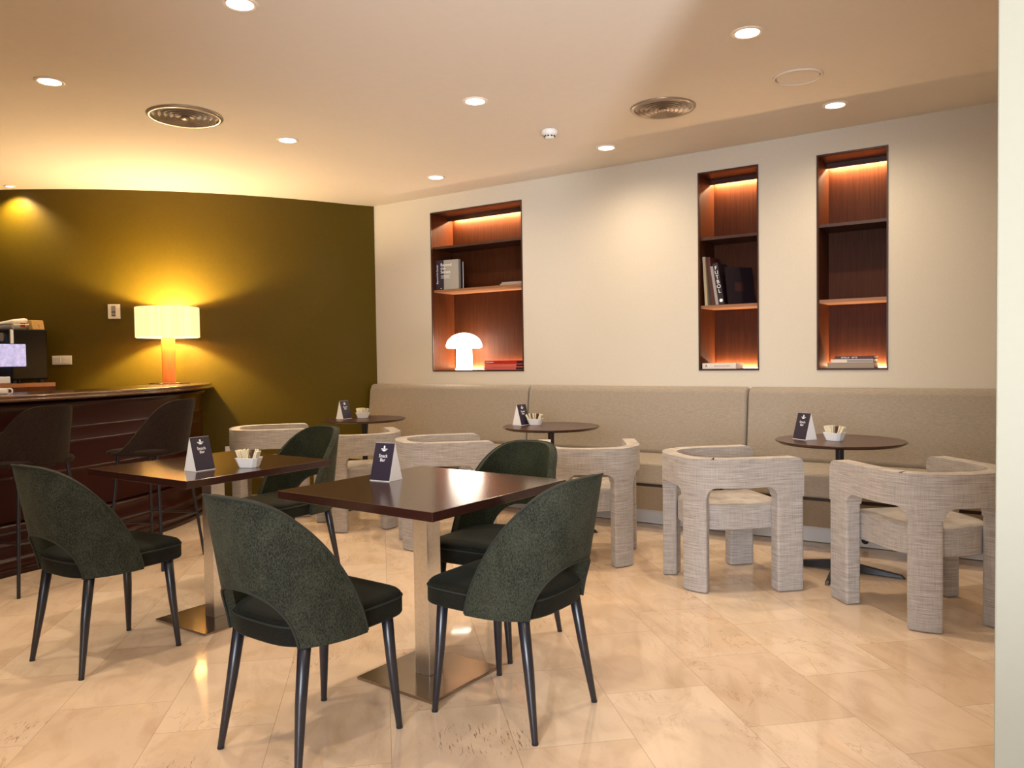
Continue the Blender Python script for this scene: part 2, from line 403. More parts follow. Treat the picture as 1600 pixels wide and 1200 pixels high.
# ------------------------------------------------------------------ ceiling fittings
def downlight(x, y, z, label, power=26, first=[None], cone=168):
    g = 'recessed round downlights in the ceiling'
    if first[0] is None:
        t = empty('downlight', (x, y, z), 0, label, 'ceiling light', g)
        bm = LT([(0.055, 0.0), (0.057, -0.005), (0.070, -0.007), (0.077, -0.002), (0.077, 0.004), (0.055, 0.004)], 40)
        mk('rim', bm, M_RIM, t, smooth=True)
        mk('diffuser', LT([(0, -0.0045), (0.056, -0.0045), (0.056, 0.003), (0, 0.003)], 40), M_GLOW, t)
        first[0] = t
    else:
        t = dup(first[0], (x, y, z), 0, label, g)
    l = bpy.data.lights.new('downlight_lamp', 'SPOT'); l.energy = power*1.15; l.color = WARM
    l.spot_size = radians(cone); l.spot_blend = 1.0; l.shadow_soft_size = 0.035
    o = bpy.data.objects.new('downlight_lamp', l); COL.objects.link(o); o.location = (x, y, z-0.012)
    return t
DL = [(-2.85, 2.20, 'round downlight cut off by the top edge of the photo'),
      (-4.46, 2.19, 'leftmost round downlight in front of the left air vent'),
      (-1.15, 3.79, 'large bright round downlight nearest the cream pier'),
      (-2.79, 3.82, 'round downlight between the two air vents, left of the smoke detector'),
      (-4.33, 3.71, 'round downlight just right of the left air vent'),
      (-1.035, 5.20, 'round downlight on the ceiling band above the rightmost niche'),
      (-2.63, 5.23, 'round downlight near the back wall, right of the smoke detector'),
      (-4.22, 5.20, 'farthest small round downlight above the wide niche')]
for x, y, lb in DL: downlight(x, y, ZC, lb, (34 if y < 5 else 30)*(.55 if x < -4 else 1))
for x, y in ((-1.15, 0.7), (-2.85, 0.7), (-4.46, 0.7), (0.4, 0.7), (-5.9, 0.9)):
    downlight(x, y, ZC, 'round downlight overhead outside the picture, in the row nearest the window', 36)
# small spotlight grazing the olive wall
t = empty('wall_spotlight', (-7.33, 3.24, ZC), 0, 'small bright spotlight in the ceiling close to the olive wall, far left', 'ceiling light')
mk('rim', LT([(0.028, 0.0), (0.03, -0.006), (0.042, -0.006), (0.045, 0.003), (0.028, 0.003)], 32), M_RIM, t, smooth=True)
mk('diffuser', LT([(0, -0.003), (0.03, -0.003), (0.03, 0.003), (0, 0.003)], 32), M_GLOW, t)
l = bpy.data.lights.new('wall_spot_lamp', 'SPOT'); l.energy = 34; l.color = (1.0, 0.76, 0.42); l.spot_size = radians(125); l.spot_blend = 0.7; l.shadow_soft_size = 0.02
o = bpy.data.objects.new('wall_spot_lamp', l); COL.objects.link(o); o.location = (-7.335, 3.245, ZC-0.012)
o.rotation_euler = (Vector((-7.40, 3.32, 1.9))-Vector((-7.335, 3.245, ZC))).to_track_quat('-Z', 'Y').to_euler()

def vent(x, y, r, label, first=[None]):
    g = 'round ring air vents'
    t = empty('air_vent', (x, y, ZC), 0, label, 'air vent', g)
    mk('outer_ring', LT([(r*.86, 0.0), (r*.88, -0.012), (r*.96, -0.014), (r, -0.004), (r, 0.003), (r*.86, 0.003)], 56), M_VENT, t, smooth=True)
    mk('backing', LT([(0, 0.001), (r*.88, 0.001), (r*.88, 0.0035), (0, 0.0035)], 48), M_VENTD, t)
    for k in range(5):
        a = r*(.80-.15*k); d = r*.085
        mk('louvre_ring', LT([(a-d, -0.006), (a-d+.002, -0.009), (a, -0.020), (a-.003, -0.019), (a-d-.002, -0.006)], 56), M_VENT, t, smooth=True)
    mk('centre_disc', LT([(0, -0.022), (r*.12, -0.020), (r*.13, -0.012), (0, -0.010)], 32), M_VENT, t, smooth=True)
vent(-4.42, 2.98, 0.225, 'round ring air vent on the left, nearer the bar')
vent(-1.925, 4.61, 0.20, 'round ring air vent on the right, near the flush speaker')
t = empty('ceiling_speaker', (-1.10, 4.55, ZC), 0, 'flush round ceiling speaker painted like the ceiling', 'speaker')
mk('rim', LT([(0.118, 0.0), (0.120, -0.010), (0.130, -0.010), (0.135, 0.002), (0.118, 0.002)], 56), M_CEIL, t, smooth=True)
mk('gap_ring', LT([(0, 0.0), (0.119, 0.0), (0.119, 0.002), (0, 0.002)], 56), M_VENTD, t)
mk('grille', LT([(0, -0.004), (0.113, -0.004), (0.114, 0.001), (0, 0.001)], 56), M_CEIL, t)
t = empty('smoke_detector', (-2.74, 4.60, ZC), 0, 'small white dome smoke detector hanging from the ceiling', 'smoke detector')
mk('housing', LT([(0, -0.058), (0.026, -0.058), (0.033, -0.050), (0.036, -0.038), (0.055, -0.030), (0.057, -0.006), (0.05, 0.001), (0, 0.001)], 40), M_WHITE, t, smooth=True, bevel=0)
bm = bmesh.new()
for k in range(10):
    a = 2*pi*k/10; Mx = Matrix.Rotation(a, 4, 'Z')
    box(bm, 0.0335, 0.0385, -0.006, 0.006, -0.048, -0.040, M=Mx)
mk('slots', bm, M_VENTD, t)

# ------------------------------------------------------------------ niches (built-in bookcases)
NB = WY+0.34
def niche(i, x0, x1, shelves, label):
    t = empty('built_in_bookcase', ((x0+x1)/2, WY, NZ0), 0, label, 'bookcase', 'built-in niche bookcases in the cream wall')
    w = (x1-x0)/2; h = NZ1-NZ0; d = NB-WY; e = 0.012
    mk('back_panel', BX(-w+e, w-e, d-0.01, d, e, h-e), M_NICHE, t)
    for s in (-1, 1):
        mk('side_panel', BX(*sorted((s*w, s*(w-e))), 0.012, d, 0, h), M_NICHE, t)
    mk('top_panel', BX(-w+e, w-e, 0.012, d, h-e, h), M_NICHED, t)
    mk('bottom_panel', BX(-w+e, w-e, 0.012, d, 0, e), M_NICHE, t)
    bm = bmesh.new(); q = 0.010
    box(bm, -w, -w+q, -0.006, 0.012, 0, h); box(bm, w-q, w, -0.006, 0.012, 0, h)
    box(bm, -w+q, w-q, -0.006, 0.012, 0, q); box(bm, -w+q, w-q, -0.006, 0.012, h-q, h)
    mk('frame', bm, M_NICHED, t)
    mk('light_valance', BX(-w+e, w-e, d-0.085, d-0.075, h-e-0.035, h-e), M_NICHED, t)
    for z in shelves:
        mk('shelf', BX(-w+e, w-e, 0.02, d-0.01, z-NZ0-0.011, z-NZ0+0.011), M_SHELF if z < 1.95 else M_NICHED, t)  # lit look of lower shelves, shaded undersides of upper ones put into colour
    mk('led_strip', BX(-w+e+.01, w-e-.01, d-0.035, d-0.022, h-e-0.008, h-e), M_LED, t)
    mk('led_strip', BX(-w+e+.01, w-e-.01, d-0.022, d-0.011, e, e+0.006), M_LED, t)
    cx = (x0+x1)/2
    area('niche_light_top', (cx, NB-0.030, NZ1-0.026), (cx, NB-0.020, NZ1-0.6), (x1-x0)*.92, 0.012, 7.5*(x1-x0)/.46, (1, .66, .36))
    area('niche_light_low', (cx, NB-0.022, NZ0+0.022), (cx, NB-0.012, NZ0+0.7), (x1-x0)*.92, 0.010, (4.2 if i else 5.5)*(x1-x0)/.46, (1, .66, .36))
niche(0, *NICH[0], (2.304, 1.893), 'wide built-in wall bookcase holding the mushroom lamp and red books')
niche(1, *NICH[1], (2.136, 1.615), 'narrow built-in wall bookcase with leaning books, in the middle')
niche(2, *NICH[2], (2.145, 1.613), 'narrow built-in wall bookcase farthest right with one small stack of books')

def offwall(bm, M=None, gap=.004):
    """keep every vertex on the room side of the curved olive wall"""
    for v in bm.verts:
        p = M@v.co if M is not None else v.co
        dx, dy = p.x-CX, p.y-CY; d = sqrt(dx*dx+dy*dy)
        if d < CR+gap and dx > 0:
            q = Vector((CX+dx/d*(CR+gap), CY+dy/d*(CR+gap), p.z)); v.co = M.inverted()@q if M is not None else q
def book(name, sx, sy, sz, cover, label, loc, rot=(0, 0, 0), group=None, pages=None, spine='-Y'):
    """closed book lying flat: sx wide (spine length), sy deep, sz thick; spine faces -Y."""
    t = empty(name, loc, 0, label, 'book', group); t.rotation_euler = rot
    bm = bmesh.new(); c = min(0.003, sz*.15)
    box(bm, -sx/2, sx/2, -sy/2, sy/2, 0, c); box(bm, -sx/2, sx/2, -sy/2, sy/2, sz-c, sz); box(bm, -sx/2, sx/2, -sy/2, -sy/2+c, c, sz-c)
    mk('cover', bm, cover, t)
    mk('pages', BX(-sx/2+.004, sx/2-.004, -sy/2+c, sy/2-.004, c, sz-c), pages or M_PAPER, t)
    return t
M_RED = plain('red_cover', (0.42, 0.015, 0.012), 0.4); M_RED2 = plain('coral_cover', (0.62, 0.12, 0.08), 0.5); M_RED3 = plain('rose_cover', (0.50, 0.10, 0.09), 0.5)
M_DK = plain('dark_book', (0.015, 0.008, 0.012), 0.4); M_TAUPE = plain('taupe_book', (0.32, 0.25, 0.18), 0.6)
M_GREY = plain('grey_cover', (0.33, 0.31, 0.27), 0.55); M_BEIGE = plain('beige_book', (0.45, 0.36, 0.22), 0.6); M_WBOOK = plain('white_book', (0.72, 0.64, 0.56), 0.5)
M_MAR = plain('maroon_book', (0.07, 0.012, 0.01), 0.45); M_SIL = plain('silver_grey_book', (0.30, 0.27, 0.26), 0.45)
z0 = NZ0+0.013
for k, (mt, lb, th) in enumerate(((M_RED3, 'rose red book at the bottom of the red stack beside the mushroom lamp', .027), (M_RED2, 'coral red book in the middle of the red stack beside the mushroom lamp', .027), (M_RED, 'bright red book on top of the red stack beside the mushroom lamp', .030))):
    b = book('red_book', 0.44, 0.27, th-.001, mt, lb, (-4.01+.004*k, WY+.17, z0), group='red books stacked in the wide niche')
    mk('spine_label', BX(.135, .212, -.1365, -.135, .004, th-.006), M_DK, b)
    if k == 2: text('AVANTGARDE', 0.014, M_INK, b, frameM((-.165, -.1357, .0145), (1, 0, 0), (0, 0, 1)))
    z0 += th
# upright navy and grey picture book: spine and cover turned towards the room
t = empty('picture_book', (-4.735, WY+.055, 1.905), radians(9), 'upright navy and grey picture book with white title on the wide niche shelf', 'book')
mk('cover', BX(-.055, .19, .0, .045, 0, .285), M_GREY, t, bevel=.002)
mk('spine', BX(-.0555, .030, -.0015, .0455, -.0, .2852), M_NAVY, t)
text('Beyond\nthe\nSenses', .040, M_INK, t, frameM((-.004, -.0022, .205), (1, 0, 0), (0, 0, 1)), align='LEFT')
for k in range(3): mk('subtitle_line', BX(-.002, .10-.012*(k == 1), -.0026, -.0014, .112+.012*k, .115+.012*k), M_INK, t)
mk('cover_mark', BX(-.008, .008, -.0026, -.0014, .016, .019), M_INK, t)
text('Beyond the Senses', .024, M_INK, t, frameM((-.040, -.0022, .15), (0, 0, 1), (-1, 0, 0)), name='spine_lettering')
t = book('dark_book', .20, .025, .27, M_DK, 'black book standing behind the navy and grey picture book', (-4.64, WY+.15, 1.905))
t = book('thin_book', .25, .16, .014, M_TAUPE, 'thin brown book lying flat at the right end of the wide niche shelf', (-3.915, WY+.12, 1.905))
mk('booklet', BX(-.11, .115, -.075, .07, .015, .027), M_SIL, t)
# middle niche: three leaning books and one dark cover
def upright(name, w, d, h, mat, label, x, y, lean, group='books leaning in the middle niche', rz=0):
    t = empty(name, (x, y, 1.627), 0, label, 'book', group); t.rotation_euler = (0, lean, rz)
    c = .0025; bm = bmesh.new()
    box(bm, 0, c, 0, d, 0, h); box(bm, w-c, w, 0, d, 0, h); box(bm, c, w-c, 0, c, 0, h)
    mk('cover', bm, mat, t); mk('pages', BX(c, w-c, c, d-.004, .004, h-.004), M_PAPER, t); return t
upright('leaning_book', .020, .20, .375, M_BEIGE, 'tallest beige-spined book leaning at the left of the middle niche', -2.118, WY+.04, -.05)
upright('leaning_book', .030, .22, .372, M_MAR, 'dark maroon book leaning between the beige and the grey spine', -2.068, WY+.055, -.122)
upright('leaning_book', .022, .21, .300, M_SIL, 'grey-spined book leaning left of the football book', -2.030, WY+.035, -.148)
b = upright('football_book', .040, .22, .320, M_DK, 'thick black book with big white FUTBOL on its spine', -2.002, WY+.03, -.162)
for k, ch in enumerate('FUTBOL'):
    text(ch, .040, M_INK, b, frameM((.020, -.0012, .282-.036*k), (1, 0, 0), (0, 0, 1)))
mk('spine_logo', LT([(0, 0), (.013, 0), (.013, .001), (0, .001)], 20, M=frameM((.02, -.0002, .03), (1, 0, 0), (0, 0, 1))), M_INK, b)
t = upright('tilted_book', .012, .24, .29, M_DK, 'black book with a red picture on its cover, right of the FUTBOL spine', -1.940, WY+.045, -.16, rz=radians(-38))
mk('cover_picture', BX(.0115, .0127, .07, .15, .10, .17), plain('dim_red_print', (.03, .004, .004), .6), t)
b = book('white_book', .262, .19, .042, M_WBOOK, 'white book lying flat at the bottom of the middle niche', (-2.004, WY+.115, NZ0+.013))
text('A', .030, M_DK, b, frameM((-.10, -.0957, .021), (1, 0, 0), (0, 0, 1)))
text('BEACH HOUSES', .017, M_TAUPE, b, frameM((.025, -.0957, .021), (1, 0, 0), (0, 0, 1)))
# right niche: stack of three
zz = NZ0+.013
b = book('beige_book', .305, .20, .037, M_TAUPE, 'thick beige book at the bottom of the stack in the right niche', (-1.068, WY+.13, zz), group='books stacked in the right niche')
b = book('white_book', .275, .20, .024, M_WBOOK, 'white and grey book in the middle of the stack in the right niche', (-1.060, WY+.135, zz+.038), group='books stacked in the right niche')
mk('spine_band', BX(-.03, .135, -.1012, -.0995, .003, .021), M_SIL, b)
b = book('dark_book', .255, .19, .021, M_MAR, 'dark red book with white lettering on top of the stack in the right niche', (-1.047, WY+.135, zz+.063), group='books stacked in the right niche')
text('SEVILLA   ARTE', .016, M_INK, b, frameM((-.03, -.0957, .0105), (1, 0, 0), (0, 0, 1)))
# mushroom lamp
M_OPAL = plain('lit_opal_glass', (1, .97, .92), 0.3, emit=(1.0, .90, .76), es=6.5)
t = empty('mushroom_lamp', (-4.53, WY+.13, NZ0+.0125), 0, 'glowing white mushroom-shaped glass table lamp in the wide niche', 'lamp')
mk('stem', LT([(0, 0), (.078, 0), (.080, .004), (.077, .10), (.074, .215), (0, .215)], 48), M_OPAL, t, smooth=True)
dome = [(0, .206), (.150, .206), (.168, .212)] + [(.172*cos(a), .225+.128*sin(a)) for a in [i*pi/2/14 for i in range(14)]] + [(0, .353)]
mk('dome_shade', LT(dome, 56), M_OPAL, t, smooth=True)
mk('cord', TB(catmull([(-.075, .01, .005), (-.11, .02, .012), (-.135, .05, .006), (-.16, .1, .006)], 5), .003, 6), M_BLACK, t)
l = bpy.data.lights.new('mushroom_glow', 'POINT'); l.energy = 2.6; l.color = (1, .66, .34); l.shadow_soft_size = .1
o = bpy.data.objects.new('mushroom_glow', l); COL.objects.link(o); o.location = (-4.53, WY-.0, NZ0+.50)
bpy.data.objects.remove(o)

# ------------------------------------------------------------------ banquette bench along the back wall
t = empty('banquette_bench', (-2.6, 5.55, 0), 0, 'long taupe upholstered banquette running along the cream wall', 'bench')
bx0, bx1 = -5.540+2.6, 0.49+2.6
J = [bx0, -3.65+2.6, -1.745+2.6, bx1]
oy = -5.55
for a, b_ in zip(J, J[1:]):
    bm = bmesh.new(); g = 0.004
    # leaning backrest: cross-section in (y,z)
    sec = [(5.665, .47), (5.655, .52), (5.705, .955), (5.722, .990), (5.752, 1.003), (5.80, 1.003), (5.826, .985), (5.829, .47)]
    r = 0.03; rings = []
    L_ = b_-a
    for x, ins in ((a+g, .022), (a+g+.006, .010), (a+g+.02, .0), (b_-g-.02, .0), (b_-g-.006, .010), (b_-g, .022)):
        cy_, cz_ = 5.78, .74
        rings.append([bm.verts.new((x, oy+y+(ins if y < 5.76 else 0), z-(ins if z > .9 else 0))) for y, z in sec])
    for A_, B_ in zip(rings, rings[1:]):
        for i in range(len(sec)):
            j = (i+1) % len(sec); bm.faces.new((A_[i], A_[j], B_[j], B_[i]))
    bm.faces.new(rings[0][::-1]); bm.faces.new(rings[-1])
    mk('backrest', bm, M_BENCH, t, smooth=True)
    mk('seat_cushion', rbox(a+.002, b_-.002, 5.115+oy, 5.70+oy, .334, .486, .018, 3), M_BENCH, t, smooth=True)
mk('seat_base', BX(bx0+.005, bx1, 5.125+oy, 5.82+oy, .150, .314), M_BASE, t, bevel=.004)
mk('seat_gap', BX(bx0+.01, bx1, 5.14+oy, 5.80+oy, .314, .334), M_VENTD, t)
mk('plinth', BX(bx0+.02, bx1, 5.353+oy, 5.80+oy, .004, .15), M_PLINTH, t)
mk('shadow_gap', BX(bx0+.02, bx1, 5.365+oy, 5.80+oy, 0, .004), M_VENTD, t)
s = mk('socket_plate', rbox(-.04, .04, -.006, 0, -.038, .038, .002, 2), M_WHITE)
s.location = (-.886, 5.353, .046); tag(s, 'white power outlet with a round black socket on the bench plinth', 'power outlet')
mk('socket', LT([(0, .0065), (.017, .0065), (.020, .009), (.022, .006), (0, .006)], 28, M=frameM((0, 0, 0), (1, 0, 0), (0, 0, 1))), M_BLACK, s)

# ------------------------------------------------------------------ round tables
def xfeet(bm, L=.34):
    for k in range(4):
        Mx = Matrix.Rotation(k*pi/2, 4, 'Z')
        v = [(.02, -.024, .012), (.02, .024, .012), (.02, .024, .062), (.02, -.024, .062), (L, -.011, .0), (L, .011, .0), (L-.02, .011, .020), (L-.02, -.011, .020)]
        q = [bm.verts.new(Mx@Vector(p)) for p in v]
        for f in ((0, 1, 2, 3), (4, 7, 6, 5), (0, 4, 5, 1), (3, 2, 6, 7), (0, 3, 7, 4), (1, 5, 6, 2)): bm.faces.new([q[i] for i in f])
def round_table():
    t = empty('round_table', (0, 0, 0), 0, '', 'table', 'round pedestal tables along the bench')
    mk('tabletop', LT([(0, .750), (.345, .750), (.3475, .7485), (.3475, .744), (.325, .730), (0, .730)], 96), M_ROUND, t, smooth=True)
    mk('column', LT([(0, .055), (.0225, .055), (.0225, .722), (.07, .724), (.07, .730), (0, .730)], 32), M_BLACK, t, smooth=True)
    bm = bmesh.new(); xfeet(bm); bm2 = lathe(bm, [(0, .012), (.03, .012), (.034, .03), (.03, .066), (0, .066)], 24)
    mk('cross_base', bm, M_BLACK, t, bevel=.003)
    return t
rt0 = round_table()
RTS = [(-.915, 4.712, 0, 'dark round pedestal table farthest right, nearest the cream pier'),
       (-2.889, 4.818, .2, 'dark round pedestal table in the middle, below the wide niche'),
       (-4.711, 4.790, .1, 'dark round pedestal table in the far corner by the olive wall')]
for i, (x, y, a, lb) in enumerate(RTS):
    if i == 0: rt0.location = (x, y, 0); rt0.rotation_euler = (0, 0, a); rt0['label'] = lb
    else: dup(rt0, (x, y, 0), a, lb)

# ------------------------------------------------------------------ square tables
def square_table():
    t = empty('square_table', (0, 0, 0), 0, '', 'table', 'square steel pedestal tables')
    s = .397
    mk('tabletop', BX(-s, s, -s, s, .718, .750), M_WENGE, t, bevel=.0015)
    mk('column', BX(-.0375, .0375, -.0375, .0375, .012, .712), M_STEEL, t, bevel=.002)
    mk('mounting_plate', BX(-.16, .16, -.16, .16, .712, .718), M_BLACK, t)
    mk('base_plate', BX(-.198, .198, -.198, .198, 0, .012), M_PLATE, t, bevel=.002)
    return t
sq = square_table(); sq.location = (-1.976, 2.338, 0); sq.rotation_euler = (0, 0, radians(-2.8)); sq['label'] = 'dark brown square table in the centre on a square steel column'
dup(sq, (-3.311, 2.328, 0), radians(-.6), 'dark brown square table on the left, nearer the bar stools')

# ------------------------------------------------------------------ upholstered open-back chairs
def strip(cols, pos, rows=6, two=False):
    """closed shell: cols = [(u, zlo, zhi)], pos(u, z, side) side 0 outer 1 inner."""
    bm = bmesh.new(); G = []
    for u, zl, zh in cols:
        G.append([[bm.verts.new(pos(u, zl+(zh-zl)*k/rows, s)) for k in range(rows+1)] for s in (0, 1)])
    for A_, B_ in zip(G, G[1:]):
        for s in (0, 1):
            for k in range(rows):
                bm.faces.new((A_[s][k], A_[s][k+1], B_[s][k+1], B_[s][k])).material_index = s if two else 0
        bm.faces.new((A_[0][0], B_[0][0], B_[1][0], A_[1][0])); bm.faces.new((A_[0][-1], B_[0][-1], B_[1][-1], A_[1][-1]))
    for C_ in (G[0], G[-1]):
        for k in range(rows): bm.faces.new((C_[0][k], C_[0][k+1], C_[1][k+1], C_[1][k]))
    return bm
def spow(v, p): return math.copysign(abs(v)**p, v)
def chair_pos(u, z, s, th=.030):
    # u in [-1,1]; u=0 middle of the back; chair faces +y
    h = (z-.39)/.455
    w = .238 - .010*h + (-.0 if s == 0 else -th); yb = -.236 - .092*h + (0 if s == 0 else th)
    a = u*pi/2
    x = w*spow(sin(a), .72); yy = yb + (.030-yb)*(1-spow(cos(a), .86))
    return Vector((x, yy, z))
def ztop(u):
    z = .84
    for _ in range(30):
        y = chair_pos(u, z, 0).y; r = min(1, max(0, (y+.335)/.365))
        z = .5*z + .5*(.39 + .458*(1-r**1.45)**(1/1.45))
    return z
OPEN = .43
def zlow(u, hw=OPEN):
    return .388 if abs(u) >= hw else .388 + .172*sqrt(max(0, 1-(u/hw)**2))**.9
def make_chair():
    t = empty('dining_chair', (0, 0, 0), 0, '', 'chair', 'dark green open-back chairs')
    us = sorted(set([round(-1+2*i/64, 5) for i in range(65)] + [round(s*(OPEN-.001*k*k), 5) for k in range(8) for s in (-1, 1)] + [-.995, .995, -.985, .985]))
    cols = [(u, zlow(u), max(ztop(u), zlow(u)+.006)) for u in us]
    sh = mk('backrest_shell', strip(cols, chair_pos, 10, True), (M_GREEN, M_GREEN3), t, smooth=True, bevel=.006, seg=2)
    # piping along the rim and around the opening
    bm = bmesh.new()
    tube(bm, [chair_pos(u, zh+.001, 0)+Vector((0, 0, 0)) for u, zl, zh in cols], .0036, 6)
    tube(bm, [chair_pos(u, zl, 0) for u, zl, zh in cols if abs(u) <= OPEN+.004], .0042, 6)
    mk('piping', bm, M_PIPE, sh, smooth=True)
    # seat
    bm = bmesh.new(); pts = []
    for i in range(64):
        a = 2*pi*i/64
        if sin(a) >= 0: n = .32
        else: n = .62
        x = (.212 if sin(a) >= 0 else .219)*spow(cos(a), n); y = .018 + (.242 if sin(a) >= 0 else .228)*spow(sin(a), n)
        x *= 1 - .02*max(0, -sin(a))
        pts.append((x, y))
    lv = [(.388, .985), (.394, 1.0), (.440, 1.0), (.458, .985), (.466, .955), (.471, .85), (.474, .5)]
    rings = [[bm.verts.new((x*s, .018+(y-.018)*s, z)) for x, y in pts] for z, s in lv]
    for A_, B_ in zip(rings, rings[1:]):
        for i in range(64): bm.faces.new((A_[i], A_[(i+1) % 64], B_[(i+1) % 64], B_[i]))
    bm.faces.new(rings[0][::-1]); c = bm.verts.new((0, .018, .475))
    for i in range(64): bm.faces.new((rings[-1][i], rings[-1][(i+1) % 64], c))
    st = mk('seat', bm, M_GREEN2, t, smooth=True)
    bm = bmesh.new(); tube(bm, [(x*.998, .018+(y-.018)*.998, .447) for x, y in pts+pts[:1]], .0035, 6, cap=False)
    mk('seat_piping', bm, M_PIPE, st, smooth=True)
    for sx in (-1, 1):
        for ty, fy in ((.19, .210), (-.155, -.216)):
            bm = TB([(sx*.160, ty, .392), (sx*.170, ty+(fy-ty)*.45, .22), (sx*.190, fy, .004)], [.0205, .0175, .0105], 16)
            lg = mk('leg', bm, M_CHLEG, t, smooth=True)
            mk('foot_cap', LT([(0, 0), (.011, 0), (.0115, .006), (0, .006)], 16, cx=sx*.190, cy=fy), M_BLACK, lg)
    return t
ch = make_chair()
CH = [(-1.970, 1.735, -2, 'dark green open-back chair in the foreground, back to the camera, left of the table column'),
      (-1.532, 2.279, 88, 'dark green open-back chair in the foreground at the right side of the central table'),
      (-1.962, 2.800, 182, 'green velvet chair on the far side of the central table, facing the camera'),
      (-3.305, 1.785, 1, 'nearly black chair farthest left, at the near side of the left table'),
      (-3.560, 2.985, 180, 'black-looking chair on the far side of the left table, facing the camera')]
for i, (x, y, a, lb) in enumerate(CH):
    if i == 0: ch.location = (x, y, 0); ch.rotation_euler = (0, 0, radians(a)); ch['label'] = lb
    else: dup(ch, (x, y, 0), radians(a), lb)

# ------------------------------------------------------------------ barrel armchairs in slub linen
AW, AR, AF = .313, .318, .305   # half width, rear depth, front reach
def arm_path(n=2.5):
    P = []
    N = 40
    for i in range(12): P.append((-AW, AF-(AF-.02)*i/12))
    for i in range(N+1):
        a = pi + pi*i/N
        P.append((AW*spow(cos(a), 2/n), .02+(AR+.02)*spow(sin(a), 2/n)))
    for i in range(1, 13): P.append((AW, .02+(AF-.02)*i/12))
    return [Vector((x, y)) for x, y in P]
_P = arm_path(); _L = [0]
for a, b_ in zip(_P, _P[1:]): _L.append(_L[-1]+(b_-a).length)
TOT = _L[-1]
def on_path(s):
    s = max(0, min(TOT, s)); k = 0
    while k < len(_L)-2 and _L[k+1] < s: k += 1
    t = (s-_L[k])/(_L[k+1]-_L[k]); p = _P[k].lerp(_P[k+1], t)
    q0 = _P[max(0, k-1)]; q1 = _P[min(len(_P)-1, k+2)]; d = (q1-q0).normalized()
    return p, Vector((-d.y, d.x))    # inward normal (path runs left-front -> rear -> right-front, counter-clockwise)
TH = .080
def arm_pos(s, z, side):
    p, n = on_path(s); q = p + n*(TH if side else 0); return Vector((q.x, q.y, z))
ZR, ZS, ZA, RC = .705, .500, .555, .055
LEGS = [(0.0, .150), (TOT/2-.290, TOT/2-.138), (TOT/2+.138, TOT/2+.290), (TOT-.150, TOT)]
def arm_low(s):
    for a, b_ in LEGS:
        if a <= s <= b_: return ZS
    g = [(LEGS[i][1], LEGS[i+1][0]) for i in range(3)]
    for a, b_ in g:
        if a < s < b_:
            d = min(s-a, b_-s)
            return ZS + (ZA-ZS)*(sqrt(max(0, 1-((RC-d)/RC)**2)) if d < RC else 1)
    return ZS
def arm_top(s):
    d = min(s, TOT-s); r = .045
    return ZR - (r - sqrt(max(0, r*r-(r-d)**2)) if d < r else 0)
def make_armchair():
    t = empty('barrel_armchair', (0, 0, 0), 0, '', 'armchair', 'grey-beige slub linen barrel armchairs')
    ss = [TOT*i/110 for i in range(111)]
    for a, b_ in [(LEGS[i][1], LEGS[i+1][0]) for i in range(3)]:
        for f in (0, .002, .006, .012, .022, .034, .046, .055): ss += [a+f, b_-f]
    for f in (.002, .006, .012, .02, .03, .045): ss += [f, TOT-f]
    ss = sorted(set(round(s, 5) for s in ss if 0 <= s <= TOT))
    mk('curved_backrest', strip([(s, arm_low(s), arm_top(s)) for s in ss], arm_pos, 5), M_LINEN, t, smooth=True, bevel=.014, seg=3)
    for a, b_ in LEGS:
        e = .0012
        def lp(s, z, side):
            p, n = on_path(s); q = p+n*(TH-e if side else e); return Vector((q.x, q.y, z))
        bm = strip([(a+.001+(b_-a-.002)*i/8, 0.002, ZS+.03) for i in range(9)], lp, 4)
        mk('leg', bm, M_LINEN, t, smooth=True, bevel=.012, seg=3)
    # seat cushion: follows the inside of the shell
    bm = bmesh.new(); pts = []
    inner = [on_path(TOT*i/60) for i in range(61)]
    pts = [p+n*(TH+.004) for p, n in inner]
    pts = [q for q in pts if q.y < .25]
    pts = [Vector((pts[0].x, .268)), *pts, Vector((pts[-1].x, .268))]
    lv = [(.322, .985), (.328, 1.0), (.435, 1.0), (.449, .985), (.454, .955), (.456, .7)]
    rings = [[bm.verts.new((q.x*s, q.y*s, z)) for q in pts] for z, s in lv]; K = len(pts)
    for A_, B_ in zip(rings, rings[1:]):
        for i in range(K): bm.faces.new((A_[i], A_[(i+1) % K], B_[(i+1) % K], B_[i]))
    bm.faces.new(rings[0][::-1]); c = bm.verts.new((0, -.01, .457))
    for i in range(K): bm.faces.new((rings[-1][i], rings[-1][(i+1) % K], c))
    mk('seat', bm, M_LINEN, t, smooth=True)
    return t
ac = make_armchair()
# facing angle = direction of +y axis, measured from +x
AC = [(-5.225, 4.225, 48, 'barrel armchair farthest left, in front of the dark corner beside the bar'),
      (-4.250, 4.255, 143, 'barrel armchair on the right of the far corner table, arm end touching its edge'),
      (-3.335, 4.13, 47, 'barrel armchair just left of the middle round table, behind the central square table'),
      (-2.30, 4.285, 121, 'barrel armchair right of the middle round table, behind the green velvet chair'),
      (-1.428, 4.225, 44, 'barrel armchair left of the right-hand round table, fully visible'),
      (-.425, 4.172, 133, 'barrel armchair partly hidden by the cream pier at the right edge')]
for i, (x, y, a, lb) in enumerate(AC):
    if i == 0: ac.location = (x, y, 0); ac.rotation_euler = (0, 0, radians(a-90)); ac['label'] = lb
    else: dup(ac, (x, y, 0), radians(a-90), lb)

